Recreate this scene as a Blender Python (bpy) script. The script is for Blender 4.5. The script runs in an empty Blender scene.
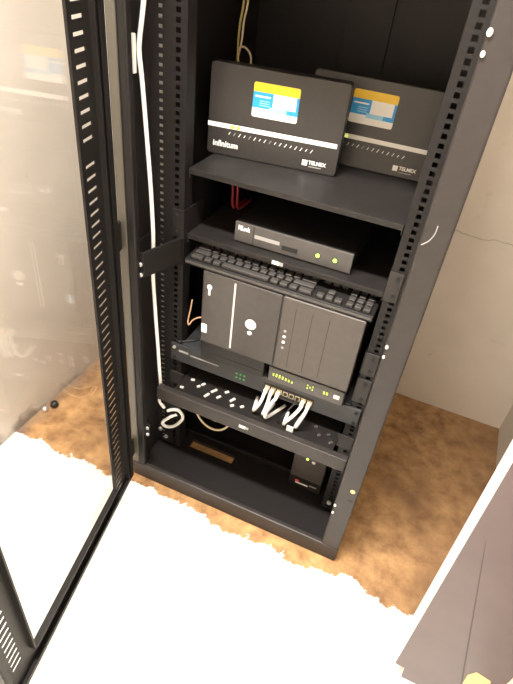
import bpy, bmesh, math, random
from mathutils import Vector, Matrix, Euler
random.seed(7)
S = bpy.context.scene
COL = S.collection

# ------------------------------------------------------------------ materials
def pbr(name, col, rough=.5, metal=0., noise=None, bump=0., spec=.5, emit=None, estr=0.):
    m = bpy.data.materials.new(name); m.use_nodes = True
    nt = m.node_tree; b = nt.nodes['Principled BSDF']
    b.inputs['Base Color'].default_value = (*col, 1); b.inputs['Roughness'].default_value = rough
    b.inputs['Metallic'].default_value = metal; b.inputs['Specular IOR Level'].default_value = spec
    if emit:
        b.inputs['Emission Color'].default_value = (*emit, 1); b.inputs['Emission Strength'].default_value = estr
    if noise:
        sc, amt = noise
        tc = nt.nodes.new('ShaderNodeTexCoord'); n = nt.nodes.new('ShaderNodeTexNoise')
        n.inputs['Scale'].default_value = sc; n.inputs['Detail'].default_value = 5
        nt.links.new(tc.outputs['Object'], n.inputs['Vector'])
        r = nt.nodes.new('ShaderNodeValToRGB')
        r.color_ramp.elements[0].position = .3; r.color_ramp.elements[1].position = .7
        r.color_ramp.elements[0].color = (*[c*(1-amt) for c in col], 1)
        r.color_ramp.elements[1].color = (*[min(1, c*(1+amt)) for c in col], 1)
        nt.links.new(n.outputs['Fac'], r.inputs['Fac']); nt.links.new(r.outputs['Color'], b.inputs['Base Color'])
        if bump:
            bp = nt.nodes.new('ShaderNodeBump'); bp.inputs['Strength'].default_value = bump; bp.inputs['Distance'].default_value = .002
            nt.links.new(n.outputs['Fac'], bp.inputs['Height']); nt.links.new(bp.outputs['Normal'], b.inputs['Normal'])
    return m

M = {}
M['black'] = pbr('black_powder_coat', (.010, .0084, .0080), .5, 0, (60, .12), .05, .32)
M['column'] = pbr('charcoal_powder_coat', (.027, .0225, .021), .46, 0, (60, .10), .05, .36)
M['shelf'] = pbr('black_shelf_coat', (.013, .0112, .0106), .44, 0, (40, .2), .05, .36)
M['plastic'] = pbr('black_plastic', (.010, .0088, .0084), .44, 0, (80, .1), 0, .4)
M['router'] = pbr('charcoal_router_plastic', (.025, .022, .0205), .40, 0, (120, .1))
M['tower'] = pbr('dark_grey_case_plastic', (.057, .048, .043), .45, 0, (70, .08))
M['towergloss'] = pbr('glossy_case_plastic', (.040, .034, .032), .25, 0, (70, .08))
M['grey'] = pbr('grey_plastic', (.062, .056, .053), .42, 0, (70, .08))
M['bluegrey'] = pbr('slate_switch_metal', (.034, .034, .037), .42, 0, (70, .1))
M['dark'] = pbr('dark_recess', (.008, .008, .008), .7)
M['white'] = pbr('white_print', (.85, .83, .8), .45)
M['cable'] = pbr('white_cable_sheath', (.86, .84, .80), .45)
M['beige'] = pbr('beige_cable_sheath', (.62, .52, .36), .5)
M['yellowcable'] = pbr('straw_cable_sheath', (.50, .40, .14), .5)
M['copper'] = pbr('tan_wire_sheath', (.55, .33, .20), .5)
M['red'] = pbr('red_cable_sheath', (.32, .02, .03), .5)
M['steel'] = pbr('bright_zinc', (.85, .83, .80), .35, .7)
M['silver'] = pbr('silver_trim', (.75, .68, .64), .4, .2)
M['yellow'] = pbr('yellow_print', (.86, .55, .02), .45)
M['blue'] = pbr('blue_print', (.015, .30, .68), .45)
M['cyan'] = pbr('pale_blue_print', (.30, .62, .82), .45)
M['redprint'] = pbr('red_print', (.75, .07, .08), .45)
M['greyprint'] = pbr('grey_print', (.30, .29, .28), .5)
M['wire'] = pbr('black_cable_sheath', (.012, .012, .012), .5)
M['key'] = pbr('keycap_plastic', (.036, .032, .030), .5)
M['posthighlight'] = pbr('post_edge_highlight', (.062, .055, .043), .42, 0)  # paler colour for the highlight on the left post's edge
M['gasket'] = pbr('rubber_gasket', (.012, .011, .011), .6)
M['edge'] = pbr('white_laminate_edge', (.92, .91, .89), .4)
M['seam'] = pbr('grimy_seam', (.07, .05, .05), .6)
M['tape'] = pbr('tan_tape', (.70, .50, .22), .5)
M['ledgreen'] = pbr('green_led', (.1, .3, .02), .4, emit=(.55, 1., .12), estr=3.)
M['ledyellow'] = pbr('lime_led', (.2, .3, .02), .4, emit=(.75, .9, .12), estr=.9)
M['leddim'] = pbr('dim_green_led', (.03, .15, .03), .4, emit=(.10, .6, .12), estr=.45)
M['ledwhite'] = pbr('white_led', (.8, .8, .7), .4, emit=(1, .95, .85), estr=1.0)

def board_mat():
    m = pbr('mauve_laminate', (.40, .315, .30), .38); nt = m.node_tree; b = nt.nodes['Principled BSDF']
    tc = nt.nodes.new('ShaderNodeTexCoord'); n = nt.nodes.new('ShaderNodeTexNoise'); n.inputs['Scale'].default_value = 9
    n.inputs['Detail'].default_value = 6
    nt.links.new(tc.outputs['Object'], n.inputs['Vector'])
    r = nt.nodes.new('ShaderNodeValToRGB'); r.color_ramp.elements[0].position = .25; r.color_ramp.elements[1].position = .8
    r.color_ramp.elements[0].color = (.090, .066, .070, 1); r.color_ramp.elements[1].color = (.116, .087, .089, 1)
    nt.links.new(n.outputs['Fac'], r.inputs['Fac']); nt.links.new(r.outputs['Color'], b.inputs['Base Color'])
    return m
M['board'] = board_mat()

def ramp(nt, a, b, pa=.3, pb=.7):
    r = nt.nodes.new('ShaderNodeValToRGB'); r.color_ramp.elements[0].position = pa; r.color_ramp.elements[1].position = pb
    r.color_ramp.elements[0].color = (*a, 1); r.color_ramp.elements[1].color = (*b, 1); return r
def math_(nt, op, a, b=None, clamp=False):
    n = nt.nodes.new('ShaderNodeMath'); n.operation = op; n.use_clamp = clamp
    for i, v in enumerate((a, b)):
        if v is None: continue
        if isinstance(v, (int, float)): n.inputs[i].default_value = v
        else: nt.links.new(v, n.inputs[i])
    return n.outputs[0]
def noise_(nt, vec, sc, det=5, rough=.55):
    n = nt.nodes.new('ShaderNodeTexNoise'); n.inputs['Scale'].default_value = sc; n.inputs['Detail'].default_value = det
    n.inputs['Roughness'].default_value = rough; nt.links.new(vec, n.inputs['Vector']); return n.outputs['Fac']
def mix_(nt, f, a, b):
    n = nt.nodes.new('ShaderNodeMix'); n.data_type = 'RGBA'
    if isinstance(f, (int, float)): n.inputs[0].default_value = f
    else: nt.links.new(f, n.inputs[0])
    for k, v in ((6, a), (7, b)):
        if isinstance(v, tuple): n.inputs[k].default_value = (*v, 1)
        else: nt.links.new(v, n.inputs[k])
    return n.outputs[2]

def glass():
    m = bpy.data.materials.new('tinted_door_glass'); m.use_nodes = True; nt = m.node_tree
    for n in list(nt.nodes): nt.nodes.remove(n)
    o = nt.nodes.new('ShaderNodeOutputMaterial'); mx = nt.nodes.new('ShaderNodeMixShader')
    t = nt.nodes.new('ShaderNodeBsdfTransparent'); t.inputs[0].default_value = (.97, .96, .95, 1)
    g = nt.nodes.new('ShaderNodeBsdfGlossy'); g.inputs['Roughness'].default_value = .0
    f = nt.nodes.new('ShaderNodeLayerWeight'); f.inputs['Blend'].default_value = .5
    p5 = math_(nt, 'POWER', f.outputs['Facing'], 5.); fr = math_(nt, 'ADD', math_(nt, 'MULTIPLY', p5, .93), .055)
    nt.links.new(fr, mx.inputs[0]); nt.links.new(t.outputs[0], mx.inputs[1]); nt.links.new(g.outputs[0], mx.inputs[2])
    nt.links.new(mx.outputs[0], o.inputs[0])
    return m
M['glass'] = glass()

def floor_mat():
    m = pbr('old_concrete_floor', (.4, .2, .1), .75); nt = m.node_tree; b = nt.nodes['Principled BSDF']
    geo = nt.nodes.new('ShaderNodeNewGeometry'); pos = geo.outputs['Position']
    sp = nt.nodes.new('ShaderNodeSeparateXYZ'); nt.links.new(pos, sp.inputs[0])
    n1 = noise_(nt, pos, 6, 6); n2 = noise_(nt, pos, 22, 6, .65); n3 = noise_(nt, pos, 2.6, 3)
    r1 = ramp(nt, (.20, .092, .033), (.56, .31, .118), .32, .68); nt.links.new(n1, r1.inputs[0])
    r2 = ramp(nt, (.085, .038, .016), (.62, .38, .17), .34, .68); nt.links.new(n2, r2.inputs[0])
    brown = mix_(nt, .55, r1.outputs[0], r2.outputs[0])
    right_dark = math_(nt, 'MULTIPLY', math_(nt, 'ADD', sp.outputs[0], math_(nt, 'SUBTRACT', math_(nt, 'MULTIPLY', n3, .6), .55)), 3., True)  # brown floor darkens towards the right, with an uneven border
    dk = math_(nt, 'ADD', math_(nt, 'MULTIPLY', math_(nt, 'SUBTRACT', n3, .5), 2.2, True), math_(nt, 'MULTIPLY', right_dark, .62), True)
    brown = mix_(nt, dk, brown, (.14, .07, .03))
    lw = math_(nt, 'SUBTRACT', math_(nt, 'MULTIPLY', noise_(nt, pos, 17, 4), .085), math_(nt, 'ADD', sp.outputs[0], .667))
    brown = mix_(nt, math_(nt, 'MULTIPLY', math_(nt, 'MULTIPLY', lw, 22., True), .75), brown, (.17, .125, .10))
    # pale screed starts in front of the cabinet with a ragged chipped edge
    e1 = noise_(nt, pos, 7, 2); e2 = noise_(nt, pos, 45, 4, .7)
    off = math_(nt, 'ADD', math_(nt, 'MULTIPLY', math_(nt, 'SUBTRACT', e1, .5), .10), math_(nt, 'MULTIPLY', math_(nt, 'SUBTRACT', e2, .5), .05))
    edge = math_(nt, 'ADD', math_(nt, 'ADD', sp.outputs[1], .030), off)
    w = math_(nt, 'MULTIPLY', math_(nt, 'SUBTRACT', 0.0, edge), 160., True)
    r3 = ramp(nt, (.78, .76, .69), (.86, .855, .83), .35, .6); nt.links.new(noise_(nt, pos, 4, 5), r3.inputs[0])
    col = mix_(nt, w, brown, r3.outputs[0])
    nt.links.new(col, b.inputs['Base Color'])
    bp = nt.nodes.new('ShaderNodeBump'); bp.inputs['Strength'].default_value = .35; bp.inputs['Distance'].default_value = .004
    nt.links.new(math_(nt, 'ADD', n2, math_(nt, 'MULTIPLY', w, 1.5)), bp.inputs['Height']); nt.links.new(bp.outputs['Normal'], b.inputs['Normal'])
    return m
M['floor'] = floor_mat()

def wall_mat(name, a, c, crack=False, dirt=False):
    m = pbr(name, a, .8); nt = m.node_tree; b = nt.nodes['Principled BSDF']
    geo = nt.nodes.new('ShaderNodeNewGeometry'); pos = geo.outputs['Position']
    sp = nt.nodes.new('ShaderNodeSeparateXYZ'); nt.links.new(pos, sp.inputs[0])
    n1 = noise_(nt, pos, 5, 6); n2 = noise_(nt, pos, 60, 3)
    r = ramp(nt, a, c, .3, .7); nt.links.new(n1, r.inputs[0]); col = r.outputs[0]
    sm = math_(nt, 'MULTIPLY', math_(nt, 'SUBTRACT', noise_(nt, pos, 26, 2), .68), 3.5, True)
    col = mix_(nt, sm, col, tuple(.72*k for k in a))
    if crack:
        wob = math_(nt, 'MULTIPLY', math_(nt, 'SUBTRACT', noise_(nt, pos, 9, 5), .5), .05)
        d = math_(nt, 'ABSOLUTE', math_(nt, 'ADD', math_(nt, 'SUBTRACT', sp.outputs[2], .617), wob))
        lo = math_(nt, 'MULTIPLY', math_(nt, 'SUBTRACT', sp.outputs[0], .285), 60., True)
        k = math_(nt, 'MULTIPLY', math_(nt, 'SUBTRACT', 1., math_(nt, 'MULTIPLY', d, 320.), True), lo)
        col = mix_(nt, math_(nt, 'MULTIPLY', k, .55), col, (.22, .17, .13))
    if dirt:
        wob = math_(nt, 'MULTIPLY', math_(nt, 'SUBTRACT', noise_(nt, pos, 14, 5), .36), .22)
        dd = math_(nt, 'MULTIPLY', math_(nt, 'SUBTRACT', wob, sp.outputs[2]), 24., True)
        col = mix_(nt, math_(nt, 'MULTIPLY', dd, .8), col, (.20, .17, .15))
    nt.links.new(col, b.inputs['Base Color'])
    bp = nt.nodes.new('ShaderNodeBump'); bp.inputs['Strength'].default_value = .25; bp.inputs['Distance'].default_value = .003
    nt.links.new(math_(nt, 'ADD', n1, math_(nt, 'MULTIPLY', n2, .3)), bp.inputs['Height']); nt.links.new(bp.outputs['Normal'], b.inputs['Normal'])
    return m
M['wall'] = wall_mat('cream_plaster', (.62, .56, .48), (.69, .63, .55))
M['wallleft'] = wall_mat('cream_plaster_dirty_foot', (.56, .51, .45), (.64, .59, .525), dirt=True)
M['wallcrack'] = wall_mat('cream_plaster_cracked', (.66, .585, .50), (.73, .655, .57), crack=True)

# ------------------------------------------------------------------ mesh helpers
class MB:
    def __init__(s): s.bm = bmesh.new(); s.mats = []
    def mi(s, m):
        if m not in s.mats: s.mats.append(m)
        return s.mats.index(m)
    def _fin(s, geom, m):
        i = s.mi(m)
        for f in {f for v in geom for f in v.link_faces}: f.material_index = i
    def box(s, x0, x1, y0, y1, z0, z1, m='black', mat=None):
        vs = [s.bm.verts.new(Vector(p) if mat is None else mat @ Vector(p)) for p in
              ((x0,y0,z0),(x1,y0,z0),(x1,y1,z0),(x0,y1,z0),(x0,y0,z1),(x1,y0,z1),(x1,y1,z1),(x0,y1,z1))]
        i = s.mi(m)
        for q in ((3,2,1,0),(4,5,6,7),(0,1,5,4),(1,2,6,5),(2,3,7,6),(3,0,4,7)):
            s.bm.faces.new([vs[k] for k in q]).material_index = i
        return s
    def prism(s, pts, d0, d1, axis='Y', m='black', side=None):
        # closed outline (2D) extruded along an axis; Y: pts = (x,z), Z: pts = (x,y), X: pts = (y,z)
        def P(p, d): return {'Y': (p[0], d, p[1]), 'Z': (p[0], p[1], d), 'X': (d, p[0], p[1])}[axis]
        a = [s.bm.verts.new(P(p, d0)) for p in pts]; b = [s.bm.verts.new(P(p, d1)) for p in pts]
        i = s.mi(m); j = s.mi(side or m); n = len(pts); fs = []
        fs.append(s.bm.faces.new(a)); fs.append(s.bm.faces.new(b[::-1]))
        for f in fs: f.material_index = i
        for k in range(n):
            f = s.bm.faces.new([a[k], b[k], b[(k+1) % n], a[(k+1) % n]]); f.material_index = j; fs.append(f)
        bmesh.ops.recalc_face_normals(s.bm, faces=fs)
        return s
    def disc(s, c, r, y0, y1, m='black', seg=20, sz=1.):
        return s.prism([(c[0]+r*math.cos(t*2*math.pi/seg), c[1]+r*sz*math.sin(t*2*math.pi/seg)) for t in range(seg)], y0, y1, 'Y', m)
    def tube(s, pts, r, m='cable', seg=8, sub=6):
        P = [Vector(p) for p in pts]; L = []
        for k in range(len(P)-1):                                     # Catmull-Rom
            p0 = P[max(k-1, 0)]; p1 = P[k]; p2 = P[k+1]; p3 = P[min(k+2, len(P)-1)]
            for q in range(sub):
                t = q/sub
                L.append(.5*((2*p1)+(p2-p0)*t+(2*p0-5*p1+4*p2-p3)*t*t+(3*p1-p0-3*p2+p3)*t**3))
        L.append(P[-1]); i = s.mi(m); rings = []; up = Vector((.31, .2, .93)); 
        for k, p in enumerate(L):
            t = (L[min(k+1, len(L)-1)]-L[max(k-1, 0)]).normalized()
            u = up - t*up.dot(t)
            if u.length < 1e-4: u = Vector((1, 0, 0))
            u.normalize(); v = t.cross(u); up = u
            rings.append([s.bm.verts.new(p+u*r*math.cos(a*2*math.pi/seg)+v*r*math.sin(a*2*math.pi/seg)) for a in range(seg)])
        fs = []
        for a, b in zip(rings, rings[1:]):
            for q in range(seg): fs.append(s.bm.faces.new([a[q], a[(q+1) % seg], b[(q+1) % seg], b[q]]))
        fs.append(s.bm.faces.new(rings[0][::-1])); fs.append(s.bm.faces.new(rings[-1]))
        for f in fs: f.material_index = i; f.smooth = True
        bmesh.ops.recalc_face_normals(s.bm, faces=fs)
        return s
    def build(s, name, parent=None, bevel=0., seg=2, loc=None):
        me = bpy.data.meshes.new(name); s.bm.to_mesh(me); s.bm.free()
        for k in s.mats: me.materials.append(M[k])
        o = bpy.data.objects.new(name, me); COL.objects.link(o)
        if parent: o.parent = parent
        if loc: o.location = loc
        if bevel:
            b = o.modifiers.new('bevel', 'BEVEL'); b.width = bevel; b.segments = seg; b.limit_method = 'ANGLE'; b.angle_limit = math.radians(40)
        return o
def rrect(x0, x1, z0, z1, r, n=4):
    pts = []
    for cx, cz, a0 in ((x1-r, z1-r, 0), (x0+r, z1-r, 90), (x0+r, z0+r, 180), (x1-r, z0+r, 270)):
        for k in range(n+1):
            a = math.radians(a0+90*k/n); pts.append((cx+r*math.cos(a), cz+r*math.sin(a)))
    return pts
def text(name, body, size, x, z, y, mat, parent, width=None, bold=0., rot=0.):
    cu = bpy.data.curves.new(name, 'FONT'); cu.body = body; cu.size = size; cu.extrude = .00025; cu.offset = bold; cu.resolution_u = 2
    t = bpy.data.objects.new(name, cu); COL.objects.link(t); bpy.context.view_layer.update()
    me = bpy.data.meshes.new_from_object(t.evaluated_get(bpy.context.evaluated_depsgraph_get())); bpy.data.objects.remove(t)
    me.name = name
    me.transform(Matrix.Rotation(rot, 4, 'Z'))
    if width:
        xs = [v.co.x for v in me.vertices]; k = width/(max(xs)-min(xs)); me.transform(Matrix.Diagonal((k, 1, 1, 1)))
    me.transform(Matrix.Rotation(math.pi/2, 4, 'X')); me.transform(Matrix.Translation((x, y, z)))
    me.materials.clear(); me.materials.append(M[mat])
    o = bpy.data.objects.new(name, me); COL.objects.link(o); o.parent = parent; return o
def tag(o, label, cat, group=None):
    o['label'] = label; o['category'] = cat
    if group: o['group'] = group
    return o
def thing(name, label, cat, loc=(0,0,0), rot=(0,0,0), group=None):
    o = bpy.data.objects.new(name, None); COL.objects.link(o); o.location = loc; o.rotation_euler = rot; o.empty_display_size = .05
    return tag(o, label, cat, group)
def structure(o): o['kind'] = 'structure'; return o

# ------------------------------------------------------------------ the room
XL, XR, YB, YF, H = -.667, .657, .702, -1.75, 2.35
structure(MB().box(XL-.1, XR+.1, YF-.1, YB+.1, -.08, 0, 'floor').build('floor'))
structure(MB().box(XL-.1, XL, YF-.1, YB+.1, 0, H, 'wallleft').build('wall_left'))
structure(MB().box(XL, XR, YB, YB+.1, 0, H, 'wallcrack').build('wall_back'))
structure(MB().box(XR, XR+.1, YF-.1, YB+.1, 0, H, 'wall').build('wall_right'))
structure(MB().box(XL, XR, YF-.1, YF, 0, H, 'wall').build('wall_front'))
structure(MB().box(XL-.1, XR+.1, YF-.1, YB+.1, H, H+.08, 'wall').build('ceiling'))

# ------------------------------------------------------------------ the cabinet
RH = 1.42
rack = thing('server_cabinet', 'tall black equipment cabinet with open glass door, standing on the brown floor', 'server cabinet', (0, 0, 0))
def post(sg):
    b = MB(); x0, x1 = sorted((sg*.2485, sg*.292))
    if sg < 0: x1 = -.254
    b.box(x0, x1, 0, .05 if sg > 0 else .016, .052, RH-.002, 'column' if sg > 0 else 'black')  # left post takes the darker coat, its shade put into the colour
    o = b.build('front_post', rack, .004, 3)
    return o
pl, pr = post(-1), post(1)
b = MB(); b.box(.274, .284, -.0005, .002, .2415, .2475, 'dark'); b.build('slot', pr)
b = MB(); b.disc((.279, .278), .0055, -.0012, .002, 'tape', 14); b.build('plug', pr)  # tan disc stands in for light showing in a hole
b = MB(); b.tube([(0.2531, -.0004, 0.8703), (0.2622, -.0004, 0.8797), (0.2671, -.0004, 0.8926), (0.2675, -.0004, 0.9054)], .0009, 'greyprint', 6); o = b.build('curved_mark', pr)  # pale curved mark on the post face
for z, r in ((1.149, .0075), (1.126, .006), (.673, .006), (.651, .005), (.212, .006), (.185, .0055)):
    MB().disc((.2520, z), r*.5, -.003, .001, 'steel', 12, 1.3).build('screw', pr, .0008)
MB().box(-.292, -.288, .014, .6, .0, RH-.002, 'black').build('side_panel', rack)
MB().box(.288, .292, .05, .6, .0, RH-.002, 'black').build('side_panel', rack)
b = MB(); b.box(-.292, .292, .596, .6, .014, RH-.002, 'black'); b.box(-.075, .032, .588, .596, .08, RH-.05, 'black'); b.build('rear_panel', rack, .002)
MB().box(-.296, .296, -.004, .604, RH-.002, RH+.02, 'black').build('top_panel', rack, .004)
MB().box(-.292, .292, 0, .014, .0, .052, 'column').build('plinth', rack, .003)
b = MB()                                                               # base plate with a cable opening
b.box(-.288, .288, .014, .146, 0, .012, 'black'); b.box(-.288, .288, .176, .596, 0, .012, 'black')
b.box(-.288, -.2, .146, .176, 0, .012, 'black'); b.box(-.062, .288, .146, .176, 0, .012, 'black')
b.build('base_plate', rack)
MB().box(-.288, .288, .196, .204, .012, .022, 'black').build('base_rib', rack, .001)
MB().box(-.288, .288, .56, .59, .10, .13, 'black').build('rear_crossbar', rack, .002)

def rail(sg):
    """flat mounting rail with two columns of punched holes"""
    b = MB(); z0, z1, p = .03, RH-.06, .0147
    X = lambda a, c: tuple(sorted((sg*a, sg*c)))
    for a, c in ((.288, .2715), (.2625, .2365), (.2275, .2145)):
        x0, x1 = X(a, c); b.box(x0, x1, .118, .1205, z0, z1, 'black')
    z = z0; k = 0
    while z < z1-.02:
        for (a, c, h) in ((.2715, .2625, .0062), (.2365, .2275, .0085)):
            x0, x1 = X(a, c); b.box(x0, x1, .118, .1205, z, min(z+p-h, z1), 'black')
        z += p
    x0, x1 = X(.2165, .2145); b.box(x0, x1, .1205, .15, z0, z1, 'black')
    x0, x1 = X(.288, .286); b.box(x0, x1, .1205, .15, z0, z1, 'black')
    o = b.build('mounting_rail', rack)
    b = MB(); x0, x1 = X(.275, .259); b.box(x0, x1, .1215, .123, z0, z1, 'steel'); b.build('hole_light_backing', o)  # added bright backing, stands in for light through the outer holes
    return o
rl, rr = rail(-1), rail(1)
for z in (1.30, .64, .10):                                             # depth brackets from post to rail
    for sg in (-1, 1):
        x0, x1 = sorted((sg*.288, sg*.2845)); b = MB(); b.box(x0, x1, .05 if sg > 0 else .016, .118, z, z+.05, 'black'); b.build('depth_bracket', rack, .001)
b = MB(); b.prism([(-.264, .0165), (-.247, .0165), (-.216, .112), (-.216, .118), (-.222, .118), (-.251, .0195), (-.264, .0195)], .636, .692, 'Z', 'black'); bp_ = b.build('corner_bracket', rack)
for z in (.662, .638): MB().disc((-.2545, z+.003), .0045, .0125, .0168, 'steel', 12).build('screw', bp_, .0008)
b = MB(); b.box(-.264, -.2465, .0165, .0195, .155, .20, 'black'); bp_ = b.build('corner_bracket', rack)
for z in (.187, .164): MB().disc((-.2515, z), .0045, .0125, .0168, 'steel', 12).build('screw', bp_, .0008)
for x, z in ((-.258, .052), (.232, .058), (-.276, .075)):
    MB().disc((x, z), .006, .113, .119, 'steel', 12).build('screw', rl if x < 0 else rr, .001)

# glass door, swung open about 79 degrees; local u runs from the hinge to the free edge, local -y is its inner face
ANG = math.radians(11)
DT = .011
ZB, ZT = .043, RH-.01
U0, UI, UO, U1 = .034, .129, .502, .585
def slots(b, u0, u1, z0, z1, p, h, skip=()):
    z = z0; k = 0
    while z < z1:
        t = min(p-h, z1-z)
        b.box(u0, u1, 0, .0016, z, z+t)
        if k in skip: b.box(u0, u1, 0, .0016, z+t, z+p)
        z += p; k += 1
b = MB()
a0, a1 = .080, .111
b.box(U0, a0, 0, .0016, ZB, ZT); b.box(a1, UI, 0, .0016, ZB, ZT)
slots(b, a0, a1, ZB+.0027, ZT-.02, .0203, .0054, skip=(42,))
b.box(a0, a1, 0, .0016, ZB, ZB+.0027); b.box(a0, a1, 0, .0016, ZT-.02, ZT)
c0, c1 = .530, .556
b.box(UO, c0, 0, .0016, ZB, ZT); b.box(c1, U1, 0, .0016, ZB, ZT)
slots(b, c0, c1, ZB+.06, ZT-.02, .0203, .0080)
b.box(c0, c1, 0, .0016, ZB, ZB+.06); b.box(c0, c1, 0, .0016, ZT-.02, ZT)
b.box(UI, UO, 0, .0016, ZB, .100); b.box(UI, UO, 0, .0016, ZT-.07, ZT)
# returns round the edges of the pressed steel frame
b.box(U0, U0+.002, -DT, 0, ZB, ZT); b.box(U1-.002, U1, -DT, 0, ZB, ZT)
b.box(U0, U1, -DT, 0, ZB, ZB+.002); b.box(U0, U1, -DT, 0, ZT-.002, ZT)
b.box(U0, U0+.016, -DT, -DT+.0015, ZB, ZT); b.box(U1-.012, U1, -DT, -DT+.0015, ZB, ZT)
b.box(U0, U1, -DT, -DT+.0015, ZB, ZB+.012); b.box(U0, U1, -DT, -DT+.0015, ZT-.012, ZT)
# stiffening ribs on the inner face
b.box(a0-.022, a0-.019, -.010, 0, ZB+.01, ZT-.01); b.box(UI-.004, UI, -.003, 0, ZB+.06, ZT-.07)
b.box(UO, UO+.004, -.012, 0, ZB+.06, ZT-.07); b.box(UI, UO, -.012, 0, .096, .100)
door = b.build('door', rack)
# local axes: x = u, y = outward normal (away from the camera, towards -X), z up
door.location = (-.285, 0, 0)
door.rotation_euler = (0, 0, -math.pi/2 + ANG)
# after this rotation local +x -> (sin ANG, -cos ANG), local +y -> (cos ANG, sin ANG); mirror so that the inner face looks to +X
for v in door.data.vertices: v.co.y = -v.co.y
door.data.flip_normals()
MB().box(UI-.006, UO+.006, -.0060, -.0020, .094, ZT-.064, 'glass').build('glass_pane', door)
for z in (.09, .70, 1.30):
    MB().box(.004, U0+.004, -.006, .003, z, z+.06, 'black').build('hinge', door, .002)
MB().box(-.287, -.270, -.0035, .0, .06, RH-.03, 'posthighlight').build('edge_highlight', pl, .003, 3)  # highlight along the post's rounded edge, painted as a paler profile

# shelves fixed between the rails
def shelf(z, name='shelf', ears=False, depth=.46, th=.011):
    b = MB(); b.box(-.212, .2125, .131, .13+depth, z-.0025, z, 'shelf'); b.box(-.212, .2125, .129, .1315, z-th, z, 'shelf')
    b.box(-.212, -.2095, .13, .13+depth, z-.02, z-.0025, 'shelf'); b.box(.21, .2125, .13, .13+depth, z-.02, z-.0025, 'shelf')
    o = b.build(name, rack, .0008)
    for sg in (-1, 1):
        x0, x1 = sorted((sg*.2125, sg*.240))
        if ears:
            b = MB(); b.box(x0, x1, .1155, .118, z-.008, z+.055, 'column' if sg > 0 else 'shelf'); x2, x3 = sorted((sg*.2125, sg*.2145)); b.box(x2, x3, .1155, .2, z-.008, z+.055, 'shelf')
            e = b.build('bracket_ear', o, .0008)
            for zz in (z+.005, z+.042): MB().disc((sg*.230, zz), .0035, .113, .1165, 'dark', 12).build('ear_screw', e)
    return o
for z0, z1 in ((.505, .562), (.425, .492)):                            # bracket ears on the right rail beside the computer
    b = MB(); b.box(.2135, .243, .1145, .1178, z0, z1, 'column'); b.box(.2115, .2135, .1145, .19, z0, z1, 'column'); e = b.build('bracket_ear', rack, .0008)
    for zz in (z0+.012, z1-.012): MB().disc((.231, zz), .0042, .112, .115, 'dark', 12).build('ear_screw', e)
SH1, SH2 = .838, .698
shelf(SH1); s2 = shelf(SH2, ears=True)
b = MB(); b.box(-.018, -.003, .1280, .1292, SH2-.0095, SH2-.002, 'white'); b.box(-.003, .006, .1280, .1292, SH2-.0095, SH2-.002, 'greyprint'); b.build('name_plate', s2)
# ventilated tray with a deep front lip
tz = .300
b = MB(); b.box(-.205, .205, .06, .45, tz-.002, tz, 'shelf')
for sg in (-1, 1):
    x0, x1 = sorted((sg*.205, sg*.207)); b.box(x0, x1, .06, .45, tz-.03, tz, 'shelf')
    x0, x1 = sorted((sg*.205, sg*.243)); b.box(x0, x1, .114, .118, tz-.026, tz+.012, 'column')
tray = b.build('vented_tray', rack)
MB().box(-.240, .246, .044, .062, tz-.027, tz+.012, 'column').build('front_lip', tray, .002)
b = MB(); b.box(-.016, .0, .0432, .0445, tz-.012, tz-.004, 'white'); b.box(.0, .008, .0432, .0445, tz-.011, tz-.004, 'greyprint'); b.build('name_plate', tray)
random.seed(3)
for x, y, a, l in ((-.181, .12, 20, .006), (-.150, .118, 60, .007), (-.157, .106, 55, .006), (-.116, .110, 60, .011), (-.086, .122, 50, .007), (-.192, .083, 10, .006), (-.125, .088, 70, .010), (-.096, .096, 60, .008),
                   (-.062, .104, 65, .010), (-.055, .086, 40, .006), (-.032, .094, 50, .006), (.150, .120, 20, .005), (.165, .098, 30, .005), (.185, .110, 40, .005), (.196, .088, 60, .007)):
    R = Matrix.Translation((x, y, tz+.0003)) @ Matrix.Rotation(math.radians(a), 4, 'Z')
    l *= .8; MB().box(-l, l, -.0030, .0030, 0, .004, 'silver' if x < 0 else 'grey', R).build('lug', tray, .0008)

# ------------------------------------------------------------------ the two wireless routers on the top shelf
def sticker(parent):
    x0, x1, z0, z1, y = -.048, .043, .0865, .149, -.0006
    o = MB().prism(rrect(x0, x1, z0, z1, .004), y, .0005, 'Y', 'white').build('sticker', parent)
    MB().prism([(x0, z1-.0165), (x1, z1-.0165)] + rrect(x0, x1, z0, z1, .004)[:10], y-.0002, y+.0002, 'Y', 'yellow').build('yellow_band', o)
    b = MB(); b.box(x0, x0+.040, y-.0002, y+.0002, z0+.017, z1-.0165, 'blue'); b.box(x0+.034, x1, y-.0003, y+.0002, z0+.0125, z0+.021, 'cyan')
    b.box(x1-.022, x1, y-.0004, y+.0002, z0+.013, z0+.021, 'blue'); b.box(x1-.005, x1, y-.0003, y+.0002, z0+.021, z1-.0165, 'blue')
    b.box(x0+.004, x0+.035, y-.0004, y+.0002, z1-.026, z1-.023, 'white')
    for k in range(3): b.box(x0+.014, x0+.034, y-.0004, y+.0002, z1-.033-.004*k, z1-.0315-.004*k, 'cyan')
    b.build('blue_print', o)
    return o
W, HR = .273, .172
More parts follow.
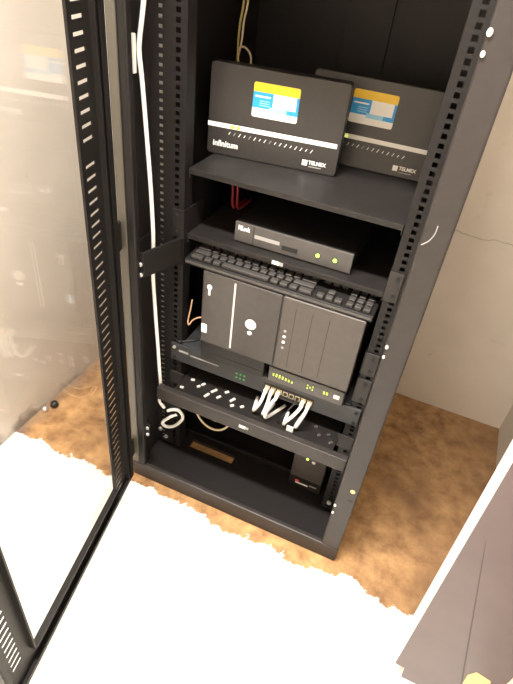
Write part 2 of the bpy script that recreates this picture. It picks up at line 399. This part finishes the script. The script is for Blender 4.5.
def router(label, loc, yaw, lean, lit):
    t = thing('wireless_router', label, 'router', loc, (-lean, 0, yaw), 'routers on the top shelf')
    MB().prism(rrect(-W/2, W/2, 0, HR, .007), 0, .034, 'Y', 'router').build('casing', t, .002)
    b = MB(); b.box(-W/2+.006, W/2-.006, .034, .048, .010, HR-.03, 'router'); b.build('rear_cover', t, .004)
    b = MB(); b.box(-W/2, W/2-.007, -.0006, .001, .0545, .0632, 'white'); st = b.build('white_stripe', t)
    for k in range(2 if lit else 1):
        MB().box((-.088 if lit else -.046)+.012*k, (-.080 if lit else -.040)+.012*k, -.0010, .001, .0555, .062, 'ledyellow').build('indicator', st)
    b = MB()
    for k in range(17):
        x = -.090+.0107*k; h = .0075 if k % 3 else .0055
        R = Matrix.Translation((x, -.0003, .0455-.0003*k)) @ Matrix.Rotation(math.radians(32), 4, 'Y')
        b.box(-.0007, .0007, -.0002, .0004, -h/2, h/2, 'greyprint' if k in (1, 4, 8) else 'white', R)
    b.build('indicator_labels', t)
    text('lettering', 'infinitum', .0165, -.124, .0175, -.0003, 'white', t, .053, .0004)
    MB().box(.066, .0765, -.0005, .0005, .0120, .0225, 'white').build('emblem', t)
    text('lettering', 'TELMEX', .010, .079, .0155, -.0003, 'white', t, .036, .0003)
    b = MB(); b.box(.080, .106, -.0004, .0004, .0100, .0118, 'greyprint'); b.build('small_print', t)
    sticker(t)
    return t
router('front left router with white stripe and lit yellow lights, overlapping the other router', (-.092, .251, SH1+.0005), .14, .03, True)
router('rear right router partly hidden behind the other router, beside the right post', (.074, .352, SH1+.0005), .04, .21, False)
# cables rising behind the front router
def cable(name, label, pts, r, m, group=None, sub=6):
    b = MB(); b.tube(pts, r, m, 8, sub); o = b.build(name); return tag(o, label, 'cable', group)
cable('cable', 'straw coloured cable hanging down behind the front left router', [(-.243, .40, 1.36), (-.241, .40, 1.20), (-.242, .40, 1.10), (-.247, .40, 1.055), (-.248, .40, 1.01), (-.238, .39, .97), (-.225, .37, .93), (-.2, .345, .90), (-.175, .315, .885)], .0024, 'yellowcable')
cable('cable', 'pale cable bent in an arch above the front left router top edge', [(-.238, .41, 1.36), (-.236, .41, 1.20), (-.237, .41, 1.10), (-.243, .41, 1.06), (-.245, .41, 1.02), (-.250, .405, .985), (-.246, .40, 1.008), (-.228, .39, 1.016), (-.208, .38, 1.003), (-.204, .37, .975), (-.200, .35, .93), (-.19, .34, .90)], .0022, 'beige')

# ------------------------------------------------------------------ recorder on the second shelf
dv = thing('video_recorder', 'slim dark grey recorder with two green lights on the second shelf', 'recorder', (.010, .155, SH2+.0005), (0, 0, 0))
MB().box(-.126, .126, .004, .215, .003, .044, 'plastic').build('casing', dv, .002)
fr = MB().box(-.126, .126, 0, .006, .002, .045, 'grey').build('front_panel', dv, .0015)
MB().box(-.0845, -.083, -.0004, .002, .003, .044, 'dark').build('seam', fr)
MB().box(-.081, -.026, -.0003, .002, .019, .027, 'greyprint').build('trim_band', fr)
MB().box(-.020, .014, -.0006, .002, .012, .022, 'dark').build('infrared_window', fr)
text('lettering', 'HiLook', .014, -.118, .029, -.0004, 'white', fr, .026, .0006)
for x in (.056, .092):
    MB().disc((x, .022), .0062, -.0002, .001, 'dark', 16).build('indicator_ring', fr); MB().disc((x, .022), .0042, -.001, .001, 'ledgreen', 14).build('indicator', fr)
for x in (-.11, .11):
    for y in (.02, .19): MB().box(x-.006, x+.006, y-.006, y+.006, 0, .003, 'gasket').build('foot', dv)

# red leads lying at the back left of the second shelf
for k, (dx, lab) in enumerate(((0, 'dim red lead at the left end of the second shelf, outermost'), (.012, 'dim red lead on the second shelf, inner one beside the outermost lead'))):
    cable('cable', lab, [(-.200+dx, .42, SH2+.0035), (-.200+dx, .36, SH2+.03), (-.195+dx, .31, SH2+.065), (-.190+dx, .30, SH2+.04), (-.185+dx, .30, SH2+.0035), (-.18+dx, .36, SH2+.0035)], .003, 'red', 'red leads on the second shelf')

# ------------------------------------------------------------------ keyboard lying on the computer
TB, TT = .4615, .649
kb = thing('keyboard', 'black keyboard lying along the top of the computer tower', 'keyboard', (.006, .092, TT+.0005), (0, 0, 0))
b = MB(); b.prism([(0, 0), (.138, 0), (.138, .020), (.11, .020), (0, .012)], -.203, .203, 'X', 'plastic'); b.build('casing', kb, .002)
MB().box(-.200, .200, -.0012, .001, .0045, .0095, 'grey').build('front_edge', kb)
kmesh = {}
def key(x, y, w, d=.0145):
    z = .012+y/.11*.008
    if (w, d) not in kmesh:
        o = MB().box(-w/2+.0011, w/2-.0011, -d/2+.0006, d/2-.0006, 0, .0075, 'key').build('key', kb, .0018); kmesh[(w, d)] = o
    else:
        o = kmesh[(w, d)].copy(); COL.objects.link(o)
    o.location = (x, y, z); o.rotation_euler = (.07, 0, 0); return o
nk = 0
rows = [(.013, [.026, .017, .017, .098, .017, .017, .017, .026]), (.031, [.037]+[.0165]*10+[.046]), (.049, [.030]+[.0165]*11+[.033]),
        (.067, [.026]+[.0165]*12+[.0175]), (.085, [.0165]*13+[.033]), (.109, [.0165, .0165, .0165, .0165, .0165, .0165, .0165, .0165, .0165, .0165, .0165, .0165, .0165])]
for y, ws in rows:
    x = -.193; tot = sum(ws)+.0018*len(ws); k = .270/tot
    for w in ws:
        w2 = round(w*k, 4); key(x+w2/2, y, w2); x += w2+.0018*k; nk += 1
for y in (.013, .085, .067, .109):
    for q in range(3):
        key(.092+.0185*q, y, .0165); nk += 1
key(.1105, .031, .0165); nk += 1
for y in (.013, .031, .049, .067, .085):
    for q in range(3):
        key(.152+.0175*q, y, .0155); nk += 1

# ------------------------------------------------------------------ desktop computer lying on its side
cx = .0235
tw = thing('desktop_computer', 'dark grey desktop computer tower lying on its side under the keyboard', 'computer', (cx, .09, TB), (0, 0, 0))
L, Rr, HT = -.1755, .1765, TT-TB
MB().box(L+.002, Rr-.002, .018, .40, .0, HT, 'plastic').build('casing', tw, .002)
fb = MB(); fb.prism(rrect(L, .0035, .001, HT-.001, .004), 0, .02, 'Y', 'towergloss'); fb.prism(rrect(.0055, Rr, .001, HT-.001, .004), 0, .02, 'Y', 'tower')
front = fb.build('front_bezel', tw, .003, 3)
MB().box(.0032, .0058, .002, .02, .002, HT-.002, 'dark').build('seam', front)
MB().box(-.1-.0018, -.1+.002, -.0008, .003, .010, HT-.008, 'silver').build('silver_strip', front, .0005)
for x in (.036, .071, .107): MB().box(x-.0006, x+.0006, -.0003, .002, .012, HT-.022, 'plastic').build('bay_seam', front)
b = MB(); b.disc((-.057, .0915), .0125, -.0014, .003, 'white', 28); o = b.build('emblem', front, .0006)
b = MB(); b.disc((-.0575, .069), .0048, -.0012, .003, 'ledwhite', 16); b.build('power_button', front)
b = MB(); b.disc((-.158, .151), .0058, -.0008, .001, 'white', 14, 1.1); b.box(-.1605, -.1555, -.0008, .001, .131, .147, 'white'); b.build('model_badge', front)
st = MB().prism(rrect(-.173, -.1595, .028, .052, .002), -.0005, .001, 'Y', 'white').build('sticker', front)
MB().box(-.172, -.1605, -.0008, .0, .041, .050, 'cyan').build('blue_print', st); MB().box(-.164, -.1605, -.0008, 0, .029, .036, 'cyan').build('blue_print', st)
for z, m in ((.1045, 'greyprint'), (.090, 'ledwhite'), (.0755, 'ledwhite'), (.0605, 'greyprint')):
    MB().disc((.0205-.0002, z), .0032, -.0008, .001, m, 12).build('indicator', front)

# ------------------------------------------------------------------ boxes carrying the computer, and the network switch
SW0, SW1 = .353, .4085
md = thing('modem', 'flat black modem under the left half of the computer tower', 'modem', (-.0735, .099, SW1+.0008))
b = MB(); b.box(-.0805, .0805, 0, .29, 0, TB-SW1-.0016, 'plastic'); b.build('casing', md, .002)
MB().box(-.079, .079, -.0015, .001, .016, .020, 'dark').build('groove', md)
ns = thing('access_router', 'grey network box with lime lights under the right half of the computer', 'network box', (.108, .099, SW1+.0008))
MB().box(-.0905, .0905, .003, .29, 0, TB-SW1-.0016, 'plastic').build('casing', ns, .002)
ff = MB().box(-.088, .088, 0, .004, .003, .042, 'grey').build('front_panel', ns, .001)
for k in range(7): MB().box(-.078+.0075*k, -.0745+.0075*k, -.0008, .001, .020-.0006*k, .029-.0015*abs(k-1.5), 'ledyellow').build('indicator', ff)
for dx, dz in ((0, 0), (-.006, .004), (.006, .004), (-.006, -.004), (.006, -.004)): MB().box(.010+dx, .0128+dx, -.0008, .001, .022+dz, .0255+dz, 'ledyellow').build('indicator', ff)
for x in (.042, .049): MB().box(x, x+.004, -.0008, .001, .019, .027, 'ledyellow').build('indicator', ff)
MB().box(.066, .079, -.0008, .001, .018, .028, 'silver').build('port', ff)

sw = thing('network_switch', 'slate grey rack switch with white network leads plugged in, below the computer', 'network switch', (0, .112, SW0))
MB().box(-.2125, .2125, .006, .33, 0, SW1-SW0, 'bluegrey').build('casing', sw, .001)
sf = MB().box(-.240, .240, 0, .006, .002, SW1-SW0-.002, 'bluegrey').build('front_panel', sw, .001)
MB().box(-.218, -.192, -.0006, .001, .033, .039, 'greyprint').build('maker_mark', sf)
MB().box(-.186, -.110, -.0006, .001, .031, .0345, 'greyprint').build('model_mark', sf)
for k in range(6): MB().box(-.064+.010*(k % 3), -.0595+.010*(k % 3), -.0008, .001, .017+.012*(k//3), .0215+.012*(k//3), 'leddim').build('indicator', sf)
for (x, z) in ((-.2305, .012), (-.2305, .043), (.2305, .012), (.2305, .043)): MB().disc((x, z), .0042, -.003, .001, 'steel' if (x < 0 and z > .03) else 'dark', 12).build('ear_screw', sf)
PX = [.019, .034, .049, .064, .079, .094, .109, .124]
MB().box(.010, .133, -.0008, .002, .008, .036, 'plastic').build('port_block', sf)
for x in PX:
    for z in (.022,): 
        b = MB(); b.box(x-.0058, x+.0058, -.0014, .002, z-.006, z+.0075, 'beige'); b.box(x-.0045, x+.0045, -.0017, .002, z-.0045, z+.005, 'dark'); b.build('port', sf)
# leads: plug is part of its lead
def patch(x, drop, label, dy=0.):
    zt = SW0+.022
    t = thing('network_lead', label, 'network lead', (x, .112, zt), (0, 0, 0), 'white leads plugged into the switch')
    MB().box(-.0048, .0048, -.016, -.0018, -.0042, .0045, 'beige').build('plug', t, .001)
    P = [(0, -.012, 0), (0, -.021, -.004)] + [(a, c, d) for a, c, d in drop]
    b = MB(); b.tube(P, .0041, 'cable', 10); b.build('sheath', t)
    return t
zb = -(SW0+.022-tz)+.0045
patch(PX[0], [(-.002, -.024, -.018), (-.008, -.027, -.038), (-.016, -.028, -.055), (-.022, -.012, zb), (-.03, .03, zb)], 'white network lead in the switch, leftmost of the three on the left')
patch(PX[1]-.001, [(-.001, -.024, -.02), (-.004, -.027, -.042), (-.007, -.028, -.058), (-.006, -.014, zb), (0, .03, zb)], 'white network lead in the switch, middle of the three on the left')
patch(PX[2]-.001, [(-.004, -.026, -.012), (-.010, -.035, -.026), (-.013, -.036, -.047), (-.013, -.034, -.06), (-.008, -.012, zb), (.012, .035, zb)], 'white network lead leaning left from the third switch port')
patch(PX[6], [(-.005, -.026, -.016), (-.014, -.029, -.034), (-.024, -.030, -.052), (-.030, -.022, zb), (-.034, .02, zb)], 'white network lead bending left, fourth from the left')
patch(PX[7], [(-.003, -.026, -.018), (-.009, -.029, -.040), (-.014, -.029, -.058), (-.018, -.014, zb), (-.014, .03, zb)], 'white network lead hanging straightest, rightmost in the switch')
MB().box(.090, .106, .076, .079, tz+.0005, tz+.016, 'white').build('cable_tag')
tag(bpy.data.objects['cable_tag'], 'small white paper tag on the tray below the rightmost network lead', 'tag')
cable('cable', 'thin black lead curving down between the white network leads', [(PX[5], .109, SW0+.02), (PX[5]-.002, .095, SW0+.018), (PX[5]-.016, .086, SW0-.01), (PX[5]-.026, .084, SW0-.035), (PX[5]-.03, .09, tz+.0025)], .002, 'wire')

# ------------------------------------------------------------------ loose cables
cable('cable', 'long white cable running down inside the left post', [(-.245, .08, 1.36), (-.255, .07, 1.20), (-.267, .07, 1.11), (-.277, .07, 1.053), (-.278, .07, 1.03), (-.275, .07, 1.0), (-.270, .07, .933), (-.2615, .07, .80), (-.258, .07, .693), (-.2605, .07, .615), (-.257, .07, .526), (-.251, .07, .416), (-.247, .072, .31), (-.250, .085, .25), (-.262, .09, .215), (-.25, .095, .19)], .0042, 'cable')
b = MB(); b.box(-.2885, -.2830, .060, .068, 1.003, 1.062, 'cable'); o = b.build('cable_label'); tag(o, 'white paper label flag on the long white cable by the left post', 'label')
cable('cable', 'white cable end curled in a hook below the tray at left', [(-.225, .12, .155), (-.245, .115, .138), (-.262, .105, .118), (-.25, .105, .108), (-.228, .11, .117), (-.208, .115, .145), (-.206, .115, .165), (-.218, .115, .178), (-.236, .115, .172), (-.252, .115, .160)], .0045, 'cable')
for k, (s_, lab) in enumerate(((1., 'beige cable loop hanging under the tray, the wider outer one'), (.72, 'beige cable loop hanging under the tray, the smaller inner one'))):
    pts = []
    for t in range(9):
        a = math.pi*(.95+1.1*t/8)
        pts.append((-.118+.054*s_*math.cos(a)+.002*k, .118+.012*k, .232+.076*s_*math.sin(a)))
    pts = [(pts[0][0]-.002, .125, tz-.004)] + pts + [(pts[-1][0]+.002, .125, tz-.004)]
    cable('cable', lab, pts, .0028, 'beige', 'beige loops under the tray')
cable('cable', 'thin tan wire looping beside the left end of the computer', [(-.196, .13, .535), (-.199, .13, .51), (-.204, .128, .475), (-.200, .126, .466), (-.192, .128, .480), (-.178, .13, .492), (-.160, .135, .497)], .0018, 'copper')
cable('cable', 'black wire along the top of the switch at its left ear', [(-.236, .125, .4115), (-.222, .118, .412), (-.205, .13, .4115), (-.185, .15, .4115), (-.17, .2, .4115)], .0025, 'wire')

# ------------------------------------------------------------------ battery backup on the base plate
ups = thing('battery_backup', 'black battery backup box with a green light on the cabinet base', 'power supply', (.152, .160, .0125))
MB().box(-.045, .045, .004, .34, .004, .142, 'plastic').build('casing', ups, .004)
uf = MB().prism(rrect(-.045, .045, .004, .142, .005), 0, .006, 'Y', 'tower').build('front_panel', ups, .002)
MB().box(-.045, .045, .002, .02, 0, .0045, 'plastic').build('foot', ups); MB().box(-.045, .045, .30, .33, 0, .0045, 'plastic').build('foot', ups)
MB().disc((-.008, .123), .0036, -.001, .002, 'ledgreen', 14).build('indicator', uf)
MB().disc((.010, .119), .0048, -.002, .002, 'silver', 16).build('power_button', uf)
b = MB(); b.box(-.044, .044, -.0006, .002, .006, .040, 'plastic'); b.build('lower_band', uf)
b = MB(); b.disc((-.022, .026), .006, -.001, .001, 'redprint', 14, .8); b.build('emblem', uf)
b = MB(); b.box(-.026, .010, -.0012, .001, .016, .021, 'white'); b.build('brand_mark', uf)
b = MB(); b.box(.014, .034, -.0012, .001, .021, .026, 'greyprint'); b.build('model_mark', uf)

# ------------------------------------------------------------------ small bits on the floor by the left wall
def ball(name, r, loc, m, label, cat, flat=1.):
    bm = bmesh.new(); bmesh.ops.create_uvsphere(bm, u_segments=18, v_segments=12, radius=r)
    for v in bm.verts: v.co.z *= flat; v.co.z = max(v.co.z, -r*flat*.92)
    me = bpy.data.meshes.new(name); bm.to_mesh(me); bm.free(); me.materials.append(M[m])
    for p in me.polygons: p.use_smooth = True
    o = bpy.data.objects.new(name, me); COL.objects.link(o); o.location = (loc[0], loc[1], loc[2]+r*flat*.92)
    return tag(o, label, cat)
ball('rubber_stopper', .0125, (-.640, .098, 0), 'wire', 'small round black stopper on the floor by the left wall', 'stopper', .9)
ball('metal_knob', .0085, (-.652, .070, 0), 'steel', 'tiny shiny metal knob beside the black stopper on the floor', 'knob')

# ------------------------------------------------------------------ white edged board standing at the right
YP = -.187
bd = thing('board', 'mauve board with a thick white edge, standing on the floor at lower right', 'board', (0, YP, 0))
out = [(.4506, 1.25), (.473, .0436), (.493, .042), (.4975, .0), (.655, 0), (.655, 1.25)]
MB().prism(out, 0, .05, 'Y', 'board', 'edge').build('panel', bd)
MB().prism([(.4868, .52), (.4878, .52), (.600, .078), (.640, .0), (.637, .0), (.5965, .078)], -.0006, .001, 'Y', 'seam').build('seam', bd)
MB().prism([(.597, .09), (.5945, .128), (.603, .150), (.632, .142), (.643, .11), (.63, .07)], -.0008, .001, 'Y', 'tape').build('tape', bd)

# ------------------------------------------------------------------ light
def area(name, loc, target, size, power, col, sy=None):
    l = bpy.data.lights.new(name, 'AREA'); l.energy = power; l.color = col; l.size = size
    if sy: l.shape = 'RECTANGLE'; l.size_y = sy
    o = bpy.data.objects.new(name, l); COL.objects.link(o); o.location = loc
    o.rotation_euler = (Vector(target)-Vector(loc)).to_track_quat('-Z', 'Y').to_euler(); return o
area('ceiling_lamp', (-.20, -.52, H-.02), (-.20, -.52, 0), .86, 135, (1, .955, .89), .12)
w = bpy.data.worlds.new('room_air'); S.world = w; w.use_nodes = True
w.node_tree.nodes['Background'].inputs[0].default_value = (1, .93, .85, 1); w.node_tree.nodes['Background'].inputs[1].default_value = .05

# ------------------------------------------------------------------ camera
Rw = Matrix(((0.9138133, 0.39300218, 0.10244288), (0.3182482, -0.53620636, -0.78179334), (-0.25231597, 0.74701541, -0.61506473)))
right, down, fwd = Rw[0], Rw[1], Rw[2]
cm = bpy.data.cameras.new('camera'); cam = bpy.data.objects.new('camera', cm); COL.objects.link(cam)
m4 = Matrix(((right[0], -down[0], -fwd[0], .27406823), (right[1], -down[1], -fwd[1], -.76689687), (right[2], -down[2], -fwd[2], 1.21862741), (0, 0, 0, 1)))
cam.matrix_world = m4
cm.sensor_fit = 'AUTO'; cm.sensor_width = 36; cm.lens = 528.98/684*36; cm.clip_start = .02
S.camera = cam
S.view_settings.view_transform = 'Standard'; S.view_settings.look = 'None'; S.view_settings.gamma = 1; S.view_settings.use_curve_mapping = False
S.view_settings.exposure = 0
